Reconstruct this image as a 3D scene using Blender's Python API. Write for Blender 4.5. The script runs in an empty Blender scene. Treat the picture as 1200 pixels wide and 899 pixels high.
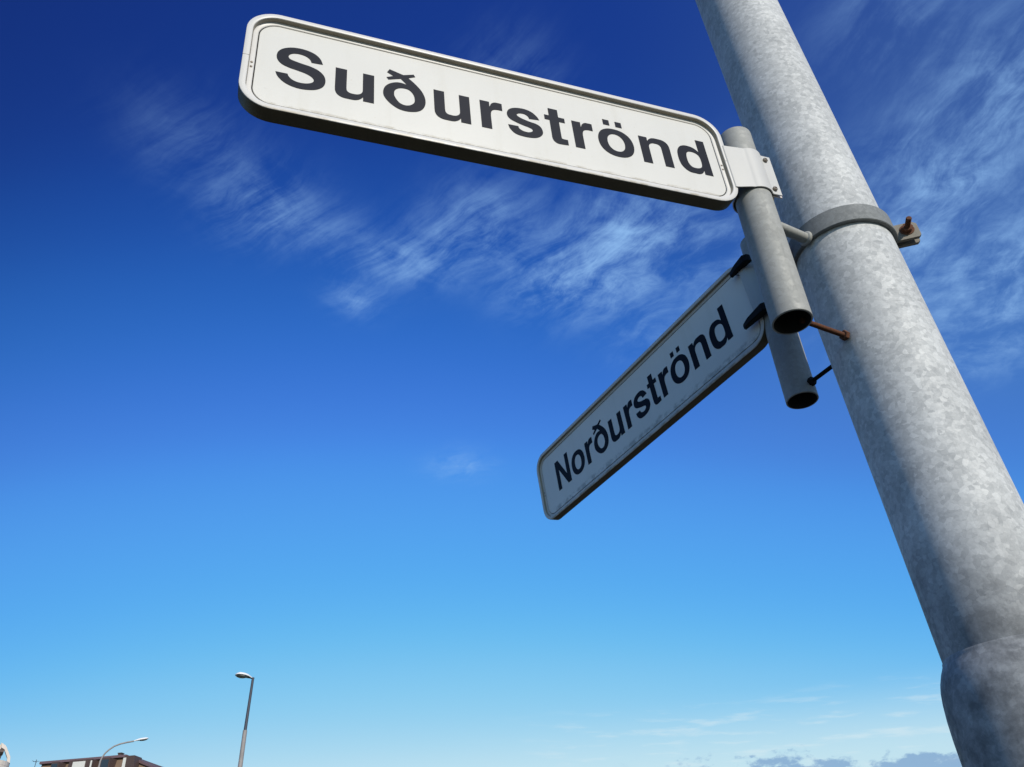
import bpy, bmesh, math, random
from mathutils import Vector, Matrix, noise as mnoise
R = math.radians
random.seed(7)
sc = bpy.context.scene
col = sc.collection

# ------------------------------------------------------------------ camera
cam = bpy.data.cameras.new("camera")
cam.sensor_width = 36.0
cam.lens = 27.6
cam.clip_start = 0.02
cam.clip_end = 4000.0
co = bpy.data.objects.new("camera", cam)
col.objects.link(co)
U = Vector((-80, -1282, 920)).normalized()
Yc = (Vector((0, 0, 1)) - U * U.z).normalized()
Xc = Yc.cross(U)
def w(v):
    v = Vector(v); return Vector((v.dot(Xc), v.dot(Yc), v.dot(U)))
right, down, fwd = w((1, 0, 0)), w((0, 1, 0)), w((0, 0, 1))
EYE = Vector((0, 0, 1.6))
M = Matrix(((right.x, -down.x, -fwd.x), (right.y, -down.y, -fwd.y), (right.z, -down.z, -fwd.z))).to_4x4()
M.translation = EYE
co.matrix_world = M
sc.camera = co

# ------------------------------------------------------------------ exposure
sc.view_settings.view_transform = 'Standard'
sc.view_settings.look = 'None'
sc.view_settings.exposure = 0.0
sc.view_settings.gamma = 1.0
sc.view_settings.use_curve_mapping = False

# ------------------------------------------------------------------ sun
SUN_AZ, SUN_EL = 151.0, 30.0          # azimuth clockwise from +Y
sd = Vector((math.sin(R(SUN_AZ)) * math.cos(R(SUN_EL)), math.cos(R(SUN_AZ)) * math.cos(R(SUN_EL)), math.sin(R(SUN_EL))))
sl = bpy.data.lights.new("sun", 'SUN')
sl.energy = 4.0
sl.angle = R(0.5)
sl.color = (1.0, 0.94, 0.84)
so = bpy.data.objects.new("sun", sl)
so.rotation_euler = sd.to_track_quat('Z', 'Y').to_euler()
so.location = (6, -6, 12)
col.objects.link(so)

# ------------------------------------------------------------------ node helper
class NT:
    def __init__(s, tree):
        s.t = tree; s.n = tree.nodes; s.l = tree.links
    def node(s, typ, **kw):
        nd = s.n.new(typ)
        for k, v in kw.items(): setattr(nd, k, v)
        return nd
    def put(s, sock, v):
        if isinstance(v, bpy.types.NodeSocket): s.l.new(v, sock)
        elif v is not None: sock.default_value = v
    def m(s, op, a, b=None, c=None, clamp=False):
        nd = s.node('ShaderNodeMath', operation=op); nd.use_clamp = clamp
        s.put(nd.inputs[0], a)
        if b is not None: s.put(nd.inputs[1], b)
        if c is not None: s.put(nd.inputs[2], c)
        return nd.outputs[0]
    def vec(s, x, y, z=0.0):
        nd = s.node('ShaderNodeCombineXYZ')
        s.put(nd.inputs[0], x); s.put(nd.inputs[1], y); s.put(nd.inputs[2], z)
        return nd.outputs[0]
    def noise(s, v, scale, detail=4.0, rough=0.5, dist=0.0, col_out=False):
        nd = s.node('ShaderNodeTexNoise'); nd.noise_dimensions = '3D'
        if v is not None: s.put(nd.inputs['Vector'], v)
        nd.inputs['Scale'].default_value = scale; nd.inputs['Detail'].default_value = detail
        nd.inputs['Roughness'].default_value = rough; nd.inputs['Distortion'].default_value = dist
        return nd.outputs['Color' if col_out else 'Fac']
    def ss(s, v, lo, hi, a=0.0, b=1.0):
        nd = s.node('ShaderNodeMapRange', interpolation_type='SMOOTHSTEP')
        s.put(nd.inputs['Value'], v)
        for k, x in (('From Min', lo), ('From Max', hi), ('To Min', a), ('To Max', b)):
            s.put(nd.inputs[k], x)
        return nd.outputs[0]
    def mix(s, f, a, b, blend='MIX'):
        nd = s.node('ShaderNodeMix', data_type='RGBA', blend_type=blend)
        s.put(nd.inputs[0], f)
        for sk, v in ((nd.inputs[6], a), (nd.inputs[7], b)):
            if isinstance(v, (tuple, list)) and len(v) == 3: v = (*v, 1)
            s.put(sk, v)
        return nd.outputs[2]

# ------------------------------------------------------------------ sky
world = bpy.data.worlds.new("World")
sc.world = world
world.use_nodes = True
world.node_tree.nodes.clear()
N = NT(world.node_tree)
sky = N.node('ShaderNodeTexSky', sky_type='NISHITA')
sky.sun_disc = False
sky.sun_elevation = R(SUN_EL)
sky.sun_rotation = R(SUN_AZ)
sky.altitude = 0.0
sky.air_density = 1.0
sky.dust_density = 0.25
sky.ozone_density = 2.0
sep = N.node('ShaderNodeSeparateColor')
N.l.new(sky.outputs[0], sep.inputs[0])
tc = N.node('ShaderNodeTexCoord')
sx = N.node('ShaderNodeSeparateXYZ'); N.l.new(tc.outputs['Generated'], sx.inputs[0])
dx, dy, dz = sx.outputs
def poly(c0, cx, cz, cxx, czz, cxz):
    t = N.m('ADD', c0, N.m('MULTIPLY', dx, cx)); t = N.m('ADD', t, N.m('MULTIPLY', dz, cz))
    t = N.m('ADD', t, N.m('MULTIPLY', N.m('MULTIPLY', dx, dx), cxx)); t = N.m('ADD', t, N.m('MULTIPLY', N.m('MULTIPLY', dz, dz), czz))
    return N.m('ADD', t, N.m('MULTIPLY', N.m('MULTIPLY', dx, dz), cxz))
gain = N.m('MINIMUM', N.m('MAXIMUM', poly(.993, .208, -.037, -.597, .307, -.242), .72), 1.3)
# camera-like tone response of the deep northern sky, one curve per channel (input: Nishita radiance / 8)
SKY = [[(0, .003), (.5, .006), (.667, .0085), (.84, .023), (1.07, .056), (1.26, .076), (1.68, .105), (2.3, .215), (3.0, .36), (3.6, .48), (8, .9)],
       [(0, .006), (.9, .020), (1.12, .034), (1.28, .072), (1.43, .120), (1.81, .215), (2.12, .308), (2.79, .42), (3.6, .545), (4.7, .66), (8, .95)],
       [(0, .04), (1.7, .13), (2.08, .210), (2.37, .35), (2.64, .49), (3.27, .725), (3.64, .81), (4.4, .862), (5.6, .868), (6.9, .868), (8, .88)]]
ch = []
for i in range(3):
    fc = N.node('ShaderNodeFloatCurve'); cv = fc.mapping.curves[0]
    pts = SKY[i]
    cv.points[0].location = (pts[0][0] / 8, pts[0][1]); cv.points[1].location = (pts[-1][0] / 8, pts[-1][1])
    for p in pts[1:-1]: cv.points.new(p[0] / 8, p[1])
    fc.mapping.update()
    N.put(fc.inputs['Value'], N.m('MULTIPLY', sep.outputs[i], N.m('DIVIDE', gain, 8.0)))
    ch.append(N.m('MULTIPLY', fc.outputs[0], 10.0))
cmb = N.node('ShaderNodeCombineColor')
for i in range(3): N.put(cmb.inputs[i], ch[i])
skycol = cmb.outputs[0]
zc = N.m('MAXIMUM', dz, 0.03)
px, py = N.m('DIVIDE', dx, zc), N.m('DIVIDE', dy, zc)      # a high flat cloud deck
# curved streamlines of the cirrus
psi = N.m('MULTIPLY', N.m('SUBTRACT', 0.85, px), N.m('EXPONENT', N.m('MULTIPLY', py, -1.2)))
wv = N.noise(N.vec(px, py), 3.0, 3, 0.5)
wv2 = N.noise(N.vec(px, py, 3.1), 9.0, 3, 0.55)
psw = N.m('ADD', psi, N.m('ADD', N.m('MULTIPLY', N.m('SUBTRACT', wv, 0.5), 0.075), N.m('MULTIPLY', N.m('SUBTRACT', wv2, 0.5), 0.022)))
fib = N.noise(N.vec(N.m('MULTIPLY', psw, 46.0), N.m('MULTIPLY', py, 5.5)), 1.0, 9, 0.66)
puf = N.noise(N.vec(px, py, 7.7), 9.0, 9, 0.64, 0.35)
pat = N.m('ADD', N.m('MULTIPLY', fib, 0.52), N.m('MULTIPLY', puf, 0.48))
blobs = [(-.39, .86, .085, .72), (-.46, .72, .08, .26), (-.29, .93, .06, .34), (-.21, 1.0, .07, .6), (-.12, 1.0, .07, .6), (-.03, .94, .09, .95), (.08, 1.09, .09, .8), (.18, 1.08, .11, .95), (.23, .95, .11, .85),
         (.38, 1.02, .13, .7), (.30, 1.25, .10, .45), (.64, .82, .08, .45), (.78, .70, .11, 1.1), (.76, .90, .10, 1.15), (.74, 1.05, .07, .8), (.93, 1.12, .15, 1.35), (1.02, 1.36, .13, 1.0), (.55, .60, .09, .45), (.02, .66, .07, .3),
         (-.14, 1.74, .07, .85), (-.285, 1.10, .05, .65), (.72, 1.30, .10, .25), (.64, 1.0, .10, .25)]
mask = None
for (bx, by, br, ba) in blobs:
    ex = N.m('SUBTRACT', px, bx); ey = N.m('SUBTRACT', py, by)
    r2 = N.m('ADD', N.m('MULTIPLY', ex, ex), N.m('MULTIPLY', ey, ey))
    g = N.m('MULTIPLY', N.m('EXPONENT', N.m('MULTIPLY', r2, -1.0 / (br * br))), ba)
    mask = g if mask is None else N.m('ADD', mask, g)
mask = N.m('MINIMUM', mask, 1.3)
cir = N.m('MULTIPLY', N.ss(pat, 0.38, 0.74), mask)
cir = N.m('MULTIPLY', cir, 0.85, clamp=True)
# low clouds near the horizon: azimuth and elevation
hz = N.m('SQRT', N.m('ADD', N.m('MULTIPLY', dx, dx), N.m('MULTIPLY', dy, dy)))
az = N.m('ARCTAN2', dx, dy)
el = N.m('DIVIDE', dz, hz)
bar = N.noise(N.vec(N.m('MULTIPLY', az, 14.0), N.m('MULTIPLY', N.m('ADD', el, N.m('MULTIPLY', az, 0.07)), 95.0)), 1.0, 5, 0.55)
bm_ = N.m('MULTIPLY', N.ss(el, 0.235, 0.195), N.ss(az, -0.10, 0.12))
bars = N.m('MULTIPLY', N.m('MULTIPLY', N.ss(bar, 0.50, 0.72), bm_), 0.36)
cu = N.noise(N.vec(N.m('MULTIPLY', az, 1.0), N.m('MULTIPLY', el, 1.9), 2.35), 27.0, 8, 0.60)
top = N.m('ADD', 0.157, N.m('MULTIPLY', N.m('SUBTRACT', cu, 0.5), 0.13))
top = N.m('ADD', top, N.m('MULTIPLY', N.m('SUBTRACT', az, 0.20), -0.075))
cum = N.m('MULTIPLY', N.ss(N.m('SUBTRACT', top, el), -0.004, 0.012), N.ss(az, 0.08, 0.20))
pale = N.m('MULTIPLY', N.ss(el, .235, .135), N.ss(az, -.25, .35, .15, .62))
c0 = N.mix(pale, skycol, (6.2, 8.2, 8.6))
c1 = N.mix(bars, c0, (7.8, 8.7, 8.9))
veil = N.m('MULTIPLY', N.ss(px, .10, .95), N.ss(py, 2.2, 1.1, .0, .34))
c1 = N.mix(veil, c1, (1.3, 2.8, 6.0))
c2 = N.mix(cir, c1, (3.0, 5.4, 9.0))
c3 = N.mix(N.m('MULTIPLY', cum, 0.75), c2, (1.9, 3.5, 6.0))
bg = N.node('ShaderNodeBackground')
N.l.new(c3, bg.inputs[0])
bg.inputs[1].default_value = 0.1
wo = N.node('ShaderNodeOutputWorld')
N.l.new(bg.outputs[0], wo.inputs[0])

# ------------------------------------------------------------------ materials
def mat(name):
    m = bpy.data.materials.new(name); m.use_nodes = True
    m.node_tree.nodes.clear()
    n = NT(m.node_tree)
    b = n.node('ShaderNodeBsdfPrincipled'); o = n.node('ShaderNodeOutputMaterial')
    n.l.new(b.outputs[0], o.inputs[0])
    return m, n, b
def bump(n, b, h, strength=0.3, dist=0.001):
    bp = n.node('ShaderNodeBump'); bp.inputs['Strength'].default_value = strength; bp.inputs['Distance'].default_value = dist
    n.put(bp.inputs['Height'], h); n.l.new(bp.outputs[0], b.inputs['Normal'])
def plain(name, c, rough=0.6, metal=0.0, var=0.12, scale=30.0, bmp=0.15, spec=0.5):
    m, n, b = mat(name)
    t = n.node('ShaderNodeTexCoord').outputs['Object']
    f = n.noise(t, scale, 5, 0.6)
    lo = tuple(x * (1 - var) for x in c); hi = tuple(min(1, x * (1 + var)) for x in c)
    n.put(b.inputs['Base Color'], n.mix(f, lo, hi))
    b.inputs['Roughness'].default_value = rough; b.inputs['Metallic'].default_value = metal; b.inputs['Specular IOR Level'].default_value = spec
    if bmp: bump(n, b, f, bmp, 0.0006)
    return m
def galvanised(name, lo, hi, cell=70.0, rough=0.42, metal=0.55, scratch=True, rust=None, low_dark=None):
    m, n, b = mat(name)
    t = n.node('ShaderNodeTexCoord').outputs['Object']
    wob = n.noise(t, 90.0, 3, 0.6, col_out=True)
    va = n.node('ShaderNodeVectorMath', operation='MULTIPLY_ADD'); n.put(va.inputs[0], wob); va.inputs[1].default_value = (.007,) * 3; n.put(va.inputs[2], t)
    v = n.node('ShaderNodeTexVoronoi'); v.feature = 'F1'; n.put(v.inputs['Vector'], va.outputs[0]); v.inputs['Scale'].default_value = cell
    v2 = n.node('ShaderNodeTexVoronoi'); v2.feature = 'F1'; n.put(v2.inputs['Vector'], va.outputs[0]); v2.inputs['Scale'].default_value = cell * 2.3
    s1 = n.node('ShaderNodeSeparateColor'); n.l.new(v.outputs['Color'], s1.inputs[0])
    s2 = n.node('ShaderNodeSeparateColor'); n.l.new(v2.outputs['Color'], s2.inputs[0])
    cloud = n.noise(t, 9.0, 6, 0.65)
    fine = n.noise(t, 260.0, 3, 0.6)
    f = n.m('ADD', n.m('MULTIPLY', s1.outputs[0], 0.38), n.m('MULTIPLY', s2.outputs[0], 0.17))
    f = n.m('ADD', f, n.m('MULTIPLY', n.ss(cloud, 0.3, 0.7), 0.31))
    f = n.m('ADD', f, n.m('MULTIPLY', fine, 0.14))
    c = n.mix(f, lo, hi)
    edge = n.node('ShaderNodeTexVoronoi'); edge.feature = 'DISTANCE_TO_EDGE'; n.put(edge.inputs['Vector'], va.outputs[0]); edge.inputs['Scale'].default_value = cell
    c = n.mix(n.ss(edge.outputs['Distance'], 0.0, 0.07, 0.10, 0.0), c, tuple(x * 0.55 for x in lo))
    if scratch:
        sp = n.node('ShaderNodeSeparateXYZ'); n.put(sp.inputs[0], t)
        sc_ = n.noise(n.vec(n.m('MULTIPLY', sp.outputs[0], 22.0), n.m('MULTIPLY', sp.outputs[1], 22.0), n.m('MULTIPLY', sp.outputs[2], 420.0)), 1.0, 3, 0.6)
        pm = n.ss(n.noise(t, 5.0, 3, 0.5), 0.47, 0.60)
        c = n.mix(n.m('MULTIPLY', n.ss(sc_, 0.60, 0.72), n.m('MULTIPLY', pm, 0.45)), c, tuple(x * 0.6 for x in lo))
    if low_dark:  # darker towards the bottom, with a noisy boundary
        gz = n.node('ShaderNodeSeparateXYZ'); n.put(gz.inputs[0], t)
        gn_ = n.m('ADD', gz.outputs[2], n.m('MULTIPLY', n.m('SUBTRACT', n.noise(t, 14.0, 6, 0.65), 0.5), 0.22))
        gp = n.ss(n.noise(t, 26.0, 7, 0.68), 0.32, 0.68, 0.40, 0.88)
        c = n.mix(n.m('MULTIPLY', n.ss(gn_, low_dark[1], low_dark[0], 0.0, 1.0), gp), c, tuple(x * 0.34 for x in lo))
    drip = n.node('ShaderNodeSeparateXYZ'); n.put(drip.inputs[0], t)
    dr = n.noise(n.vec(n.m('MULTIPLY', drip.outputs[0], 40.0), n.m('MULTIPLY', drip.outputs[1], 40.0), n.m('MULTIPLY', drip.outputs[2], 2.2)), 1.0, 4, 0.6)
    c = n.mix(n.ss(dr, 0.60, 0.76, 0.0, 0.30), c, tuple(x * 0.55 for x in lo))
    pit = n.noise(t, 330.0, 2, 0.5)
    c = n.mix(n.ss(pit, 0.72, 0.80, 0.0, 0.45), c, tuple(x * 0.45 for x in lo))
    if rust:
        for (rx, ry, rz, rr) in rust:
            d = n.node('ShaderNodeVectorMath', operation='DISTANCE'); n.put(d.inputs[0], va.outputs[0]); d.inputs[1].default_value = (rx, ry, rz)
            c = n.mix(n.ss(n.m('ADD', d.outputs['Value'], n.m('MULTIPLY', n.m('SUBTRACT', fine, 0.5), rr)), rr, rr * 0.15, 0.0, 0.5), c, (0.30, 0.17, 0.07))
    n.put(b.inputs['Base Color'], c)
    b.inputs['Metallic'].default_value = metal; b.inputs['Specular IOR Level'].default_value = .2
    n.put(b.inputs['Roughness'], n.ss(f, 0.2, 0.8, rough + 0.14, rough - 0.04))
    bump(n, b, n.m('ADD', n.m('MULTIPLY', f, 0.6), n.m('MULTIPLY', fine, 0.2)), 0.25, 0.0008)
    return m
def sign_white(name, c=(0.76, 0.755, 0.73), dirt=(0.30, 0.25, 0.16), y0=-0.070, h=0.018, amt=0.7, rough=0.33, left_dirt=0.0, seed=0.0):
    m, n, b = mat(name)
    t = n.node('ShaderNodeTexCoord').outputs['Object']
    sp = n.node('ShaderNodeSeparateXYZ'); n.put(sp.inputs[0], t)
    big = n.noise(t, 6.0, 4, 0.5)
    base = n.mix(n.ss(big, 0.3, 0.7), tuple(x * 0.955 for x in c), c)
    g = n.noise(n.vec(n.m('ADD', sp.outputs[0], seed), sp.outputs[1], sp.outputs[2]), 42.0, 5, 0.62)
    hh = n.m('MULTIPLY', n.noise(n.vec(n.m('ADD', sp.outputs[0], seed), 0.0), 22.0, 4, 0.6), h * 2.0)
    ed = n.ss(n.m('SUBTRACT', sp.outputs[1], y0), n.m('MULTIPLY', hh, 1.15), n.m('MULTIPLY', hh, 0.55), 0.0, 1.0)
    k = n.m('MULTIPLY', n.m('MULTIPLY', ed, n.ss(g, 0.40, 0.62)), amt)
    stv = n.noise(n.vec(n.m('MULTIPLY', sp.outputs[0], 34.0), n.m('MULTIPLY', sp.outputs[1], 3.0), seed), 1.0, 5, 0.6)
    base = n.mix(n.ss(stv, 0.50, 0.74, 0.0, 0.16), base, tuple(x * y for x, y in zip(c, (.72, .68, .58))))
    scf = n.noise(n.vec(n.m('MULTIPLY', sp.outputs[0], 60.0), n.m('MULTIPLY', sp.outputs[1], 160.0), 4.0 + seed), 1.0, 2, 0.5)
    base = n.mix(n.ss(scf, 0.70, 0.78, 0.0, 0.22), base, (0.42, 0.40, 0.36))
    sk = n.ss(n.noise(t, 150.0, 2, 0.5), 0.71, 0.80, 0.0, 0.35)
    cc = n.mix(k, base, dirt)
    cc = n.mix(sk, cc, (0.45, 0.38, 0.26))
    n.put(b.inputs['Base Color'], cc)
    b.inputs['Roughness'].default_value = rough; b.inputs['Specular IOR Level'].default_value = .25
    bump(n, b, n.noise(t, 25.0, 3, 0.5), 0.05, 0.0004)
    return m
MAT = {}
MAT['letter'] = plain('vinyl_letter_black', (0.011, 0.012, 0.018), 0.5, 0, 0.1, 12, 0, 0.08)
MAT['edge'] = plain('dark_brown_edge', (0.135, 0.108, 0.058), .55, .2, .35, 14, .2)  # outer wall and back of the sign frames, darker than the face
MAT['inner'] = plain('brown_inner_lip', (0.30, 0.265, 0.20), .6, 0, .3, 30, .2)  # wall inside the lip, browner and darker than the frame front
MAT['rust'] = plain('rusty_steel', (0.115, 0.043, 0.020), 0.9, 0.1, 0.75, 240, 0.8)
MAT['black'] = plain('black_parts_and_shade', (0.005, 0.005, 0.005), 0.75, 0, 0.2, 40, 0.1, .2)  # near-black for gasket and farther screw; on the sleeve bars it paints shade
MAT['alu'] = plain('painted_aluminium', (0.50, 0.49, 0.465), 0.55, 0.0, 0.05, 26, 0.1)
MAT['alu_edge'] = plain('bare_flange', (0.56, 0.49, 0.43), 0.4, 0.3, 0.15, 60, 0.1)
MAT['screw'] = plain('screw_steel', (0.20, 0.17, 0.14), 0.5, 0.5, 0.3, 120, 0.2)
MAT['tubein'] = plain('tube_inside', (0.03, 0.03, 0.032), 0.8, 0.0, 0.3, 60, 0.1)
MAT['earm'] = plain('weathered_ear', (0.19, 0.172, 0.14), 0.7, 0.2, 0.3, 90, 0.5)

# ------------------------------------------------------------------ mesh helpers
def setp(o, label=None, cat=None, group=None, kind=None):
    if label: o['label'] = label
    if cat: o['category'] = cat
    if group: o['group'] = group
    if kind: o['kind'] = kind
    return o
def empty(name, mw, label, cat, group=None):
    o = bpy.data.objects.new(name, None); o.empty_display_size = 0.05
    o.matrix_world = mw if isinstance(mw, Matrix) else Matrix.Translation(mw)
    col.objects.link(o); o['_mw'] = 0; del o['_mw']
    MW[o] = o.matrix_world.copy()
    return setp(o, label, cat, group)
MW = {}
def obj(name, bm, material, parent=None, smooth=40, world=True, label=None):
    """link a bmesh given in world coordinates (or in the parent's own when world=False)"""
    if world and parent is not None and parent in MW:
        bmesh.ops.transform(bm, matrix=MW[parent].inverted(), verts=bm.verts)
    bmesh.ops.recalc_face_normals(bm, faces=bm.faces)
    me = bpy.data.meshes.new(name)
    if smooth is not None:
        for f in bm.faces: f.smooth = True
        for e in bm.edges:
            if len(e.link_faces) == 2 and e.calc_face_angle(0) > R(smooth): e.smooth = False
            if len(e.link_faces) != 2: e.smooth = False
    bm.to_mesh(me); bm.free()
    for mm in (material if isinstance(material, (list, tuple)) else [material]): me.materials.append(mm)
    o = bpy.data.objects.new(name, me)
    col.objects.link(o)
    if parent is not None:
        o.parent = parent
        MW[o] = MW.get(parent, Matrix.Identity(4))
    else:
        MW[o] = Matrix.Identity(4)
    if label: o['label'] = label
    return o
def frame_of(a, b):
    z = (Vector(b) - Vector(a)).normalized()
    x = z.cross(Vector((0, 0, 1)))
    if x.length < 1e-4: x = Vector((1, 0, 0))
    x.normalize(); return x, z.cross(x), z
def lathe(bm, a, b, prof, seg=48, cap0=True, cap1=True):
    """prof: list of (t along a->b in metres, radius)"""
    a, b = Vector(a), Vector(b); x, y, z = frame_of(a, b)
    rings = []
    for t, r in prof:
        rings.append([bm.verts.new(a + z * t + (x * math.cos(2 * math.pi * i / seg) + y * math.sin(2 * math.pi * i / seg)) * r) for i in range(seg)])
    for p, q in zip(rings, rings[1:]):
        for i in range(seg): bm.faces.new((p[i], p[(i + 1) % seg], q[(i + 1) % seg], q[i]))
    if cap0: bm.faces.new(rings[0][::-1])
    if cap1: bm.faces.new(rings[-1])
    return rings
def rod(bm, a, b, r, seg=20, bev=0.0008):
    L = (Vector(b) - Vector(a)).length
    lathe(bm, a, b, [(0, r - bev), (bev, r), (L - bev, r), (L, r - bev)], seg)
def threaded(bm, a, b, r, pitch=.00125, seg=16):
    L = (Vector(b) - Vector(a)).length; n = int(L / pitch); pr = [(0, r * .8)]
    for i in range(n):
        pr += [(i * pitch + .0002, r), (i * pitch + pitch * .55, r * .86)]
    pr.append((L, r * .8)); lathe(bm, a, b, pr, seg)
def tube(bm, pts, r, seg=12):
    pts = [Vector(p) for p in pts]
    rings = []; prevx = None
    for i, p in enumerate(pts):
        z = (pts[min(i + 1, len(pts) - 1)] - pts[max(i - 1, 0)]).normalized()
        x = z.cross(Vector((0, 0, 1))) if prevx is None else prevx - z * prevx.dot(z)
        if x.length < 1e-5: x = Vector((1, 0, 0))
        x.normalize(); y = z.cross(x); prevx = x
        rr = r[i] if isinstance(r, (list, tuple)) else r
        rings.append([bm.verts.new(p + (x * math.cos(2 * math.pi * k / seg) + y * math.sin(2 * math.pi * k / seg)) * rr) for k in range(seg)])
    for p, q in zip(rings, rings[1:]):
        for i in range(seg): bm.faces.new((p[i], p[(i + 1) % seg], q[(i + 1) % seg], q[i]))
    bm.faces.new(rings[0][::-1]); bm.faces.new(rings[-1])
def prism(bm, poly, d0, d1):
    """poly: list of Vector (planar); extruded from +d0 to +d1 (vectors)"""
    lo = [bm.verts.new(Vector(p) + d0) for p in poly]; hi = [bm.verts.new(Vector(p) + d1) for p in poly]
    n = len(poly)
    for i in range(n): bm.faces.new((lo[i], lo[(i + 1) % n], hi[(i + 1) % n], hi[i]))
    bm.faces.new(lo[::-1]); bm.faces.new(hi)
def box(bm, c, X, Y, Z, sx, sy, sz, bev=0.0):
    c = Vector(c); b2 = bmesh.new() if bev else bm
    vs = {}
    for i in (-1, 1):
        for j in (-1, 1):
            for k in (-1, 1):
                vs[i, j, k] = b2.verts.new(c + X * (i * sx / 2) + Y * (j * sy / 2) + Z * (k * sz / 2))
    for f in (((-1, -1, -1), (-1, 1, -1), (1, 1, -1), (1, -1, -1)), ((-1, -1, 1), (1, -1, 1), (1, 1, 1), (-1, 1, 1)),
              ((-1, -1, -1), (1, -1, -1), (1, -1, 1), (-1, -1, 1)), ((-1, 1, -1), (-1, 1, 1), (1, 1, 1), (1, 1, -1)),
              ((-1, -1, -1), (-1, -1, 1), (-1, 1, 1), (-1, 1, -1)), ((1, -1, -1), (1, 1, -1), (1, 1, 1), (1, -1, 1))):
        b2.faces.new([vs[v] for v in f])
    if bev:
        bmesh.ops.bevel(b2, geom=b2.edges[:], offset=bev, segments=2, affect='EDGES')
        me = bpy.data.meshes.new('tmp'); b2.to_mesh(me); b2.free(); bm.from_mesh(me); bpy.data.meshes.remove(me)
EX, EY, EZ = Vector((1, 0, 0)), Vector((0, 1, 0)), Vector((0, 0, 1))
def wbox(bm, x0, x1, y0, y1, z0, z1, bev=0.0):
    box(bm, ((x0 + x1) / 2, (y0 + y1) / 2, (z0 + z1) / 2), EX, EY, EZ, x1 - x0, y1 - y0, z1 - z0, bev)

# ------------------------------------------------------------------ ground, road, pavement
def ground_mat(name, a, b_, scale, rough=0.95):
    m, n, b = mat(name)
    t = n.node('ShaderNodeTexCoord').outputs['Object']
    f = n.m('ADD', n.m('MULTIPLY', n.noise(t, scale, 6, 0.65), 0.6), n.m('MULTIPLY', n.noise(t, scale * 0.03, 4, 0.6), 0.4))
    n.put(b.inputs['Base Color'], n.mix(n.ss(f, 0.35, 0.65), a, b_)); b.inputs['Roughness'].default_value = rough
    bump(n, b, f, 0.5, 0.01)
    return m
MAT['grass'] = ground_mat('grass_ground', (0.022, 0.034, 0.010), (0.042, 0.058, 0.018), 6)
MAT['asphalt'] = ground_mat('asphalt', (0.028, 0.028, 0.029), (0.050, 0.049, 0.048), 60)
MAT['paving'] = ground_mat('concrete_path', (0.032, 0.031, 0.029), (0.055, 0.053, 0.049), 25)
MAT['kerb'] = ground_mat('kerb_stone', (0.22, 0.21, 0.20), (0.32, 0.31, 0.29), 20)
MAT['paint'] = plain('road_paint', (0.7, 0.7, 0.68), 0.7, 0, 0.15, 18, 0.1)
bm = bmesh.new()
vs = [bm.verts.new(p) for p in ((-1500, -1500, -0.15), (1500, -1500, -0.15), (1500, 1500, -0.15), (-1500, 1500, -0.15))]
bm.faces.new(vs)
setp(obj('ground', bm, MAT['grass'], smooth=None), kind='structure')
bm = bmesh.new(); wbox(bm, -70, 70, -1.2, 2.4, -0.30, 0.0)
setp(obj('pavement', bm, MAT['paving'], smooth=None), kind='structure')
bm = bmesh.new(); wbox(bm, -70, 70, 2.403, 2.55, -0.30, 0.012, 0.01)
setp(obj('kerb', bm, MAT['kerb'], smooth=None), kind='structure')
bm = bmesh.new(); wbox(bm, -70, 70, 2.553, 10.2, -0.30, -0.13)
setp(obj('road', bm, MAT['asphalt'], smooth=None), kind='structure')
bm = bmesh.new()
for i in range(-16, 17):
    wbox(bm, i * 4 - 1.0, i * 4 + 1.0, 6.3, 6.42, -0.129, -0.126)
setp(obj('road_marking', bm, MAT['paint'], smooth=None), kind='structure')

# ------------------------------------------------------------------ street pole carrying the signs
P0 = Vector((0.60558, 1.01275, 0)); LP = Vector((-0.01008, -0.00055, 1)); RP = 0.08211
T10 = Vector((0.413, 0.914, 0)); T20 = Vector((0.535, 1.2457, 0)); LT = Vector((0.0139, 0.0003, 1))
def paxis(z): return P0 + LP * (z - 1.6) + EZ * 1.6
def t1(z): return T10 + LT * (z - 1.6) + EZ * 1.6
def t2(z): return T20 + LT * (z - 1.6) + EZ * 1.6
base = paxis(0.0)
tip = paxis(8.0)
_p, _t = paxis(2.3466), t1(2.3466); _u = (_t - _p).normalized(); contact = _p + _u * RP
MAT['galv'] = galvanised('galvanised_pole', (0.285, 0.295, 0.30), (0.66, 0.665, 0.65), cell=135, rough=.62, metal=.03, low_dark=(1.84, 2.04), rust=[(contact.x - base.x - 0.004, contact.y - base.y - 0.004, 2.335, 0.016), (contact.x - base.x + 0.012, contact.y - base.y - 0.03, 2.31, 0.014)])
MAT['galv_low'] = galvanised('galvanised_lower_pole', (0.14, 0.143, 0.15), (0.36, 0.36, 0.355), cell=95, rough=.62, metal=.1)
MAT['galv_tube'] = galvanised('dull_galvanised_tube', (0.27, 0.27, 0.255), (0.37, 0.37, 0.345), cell=120, scratch=False, metal=0.08, rough=0.6)
MAT['ringm'] = galvanised('grey_clamp_steel', (0.16, 0.168, 0.168), (0.235, 0.245, 0.243), cell=200, scratch=False, metal=0.1, rough=0.7)
pole = empty('street_pole', base, 'thick galvanised steel pole across the right, with both street signs clamped to it', 'pole')
bm = bmesh.new()
Lz = LP.length
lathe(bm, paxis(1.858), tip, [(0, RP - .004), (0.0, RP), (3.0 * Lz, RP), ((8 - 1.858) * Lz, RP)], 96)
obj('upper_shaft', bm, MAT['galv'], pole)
bm = bmesh.new()
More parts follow.
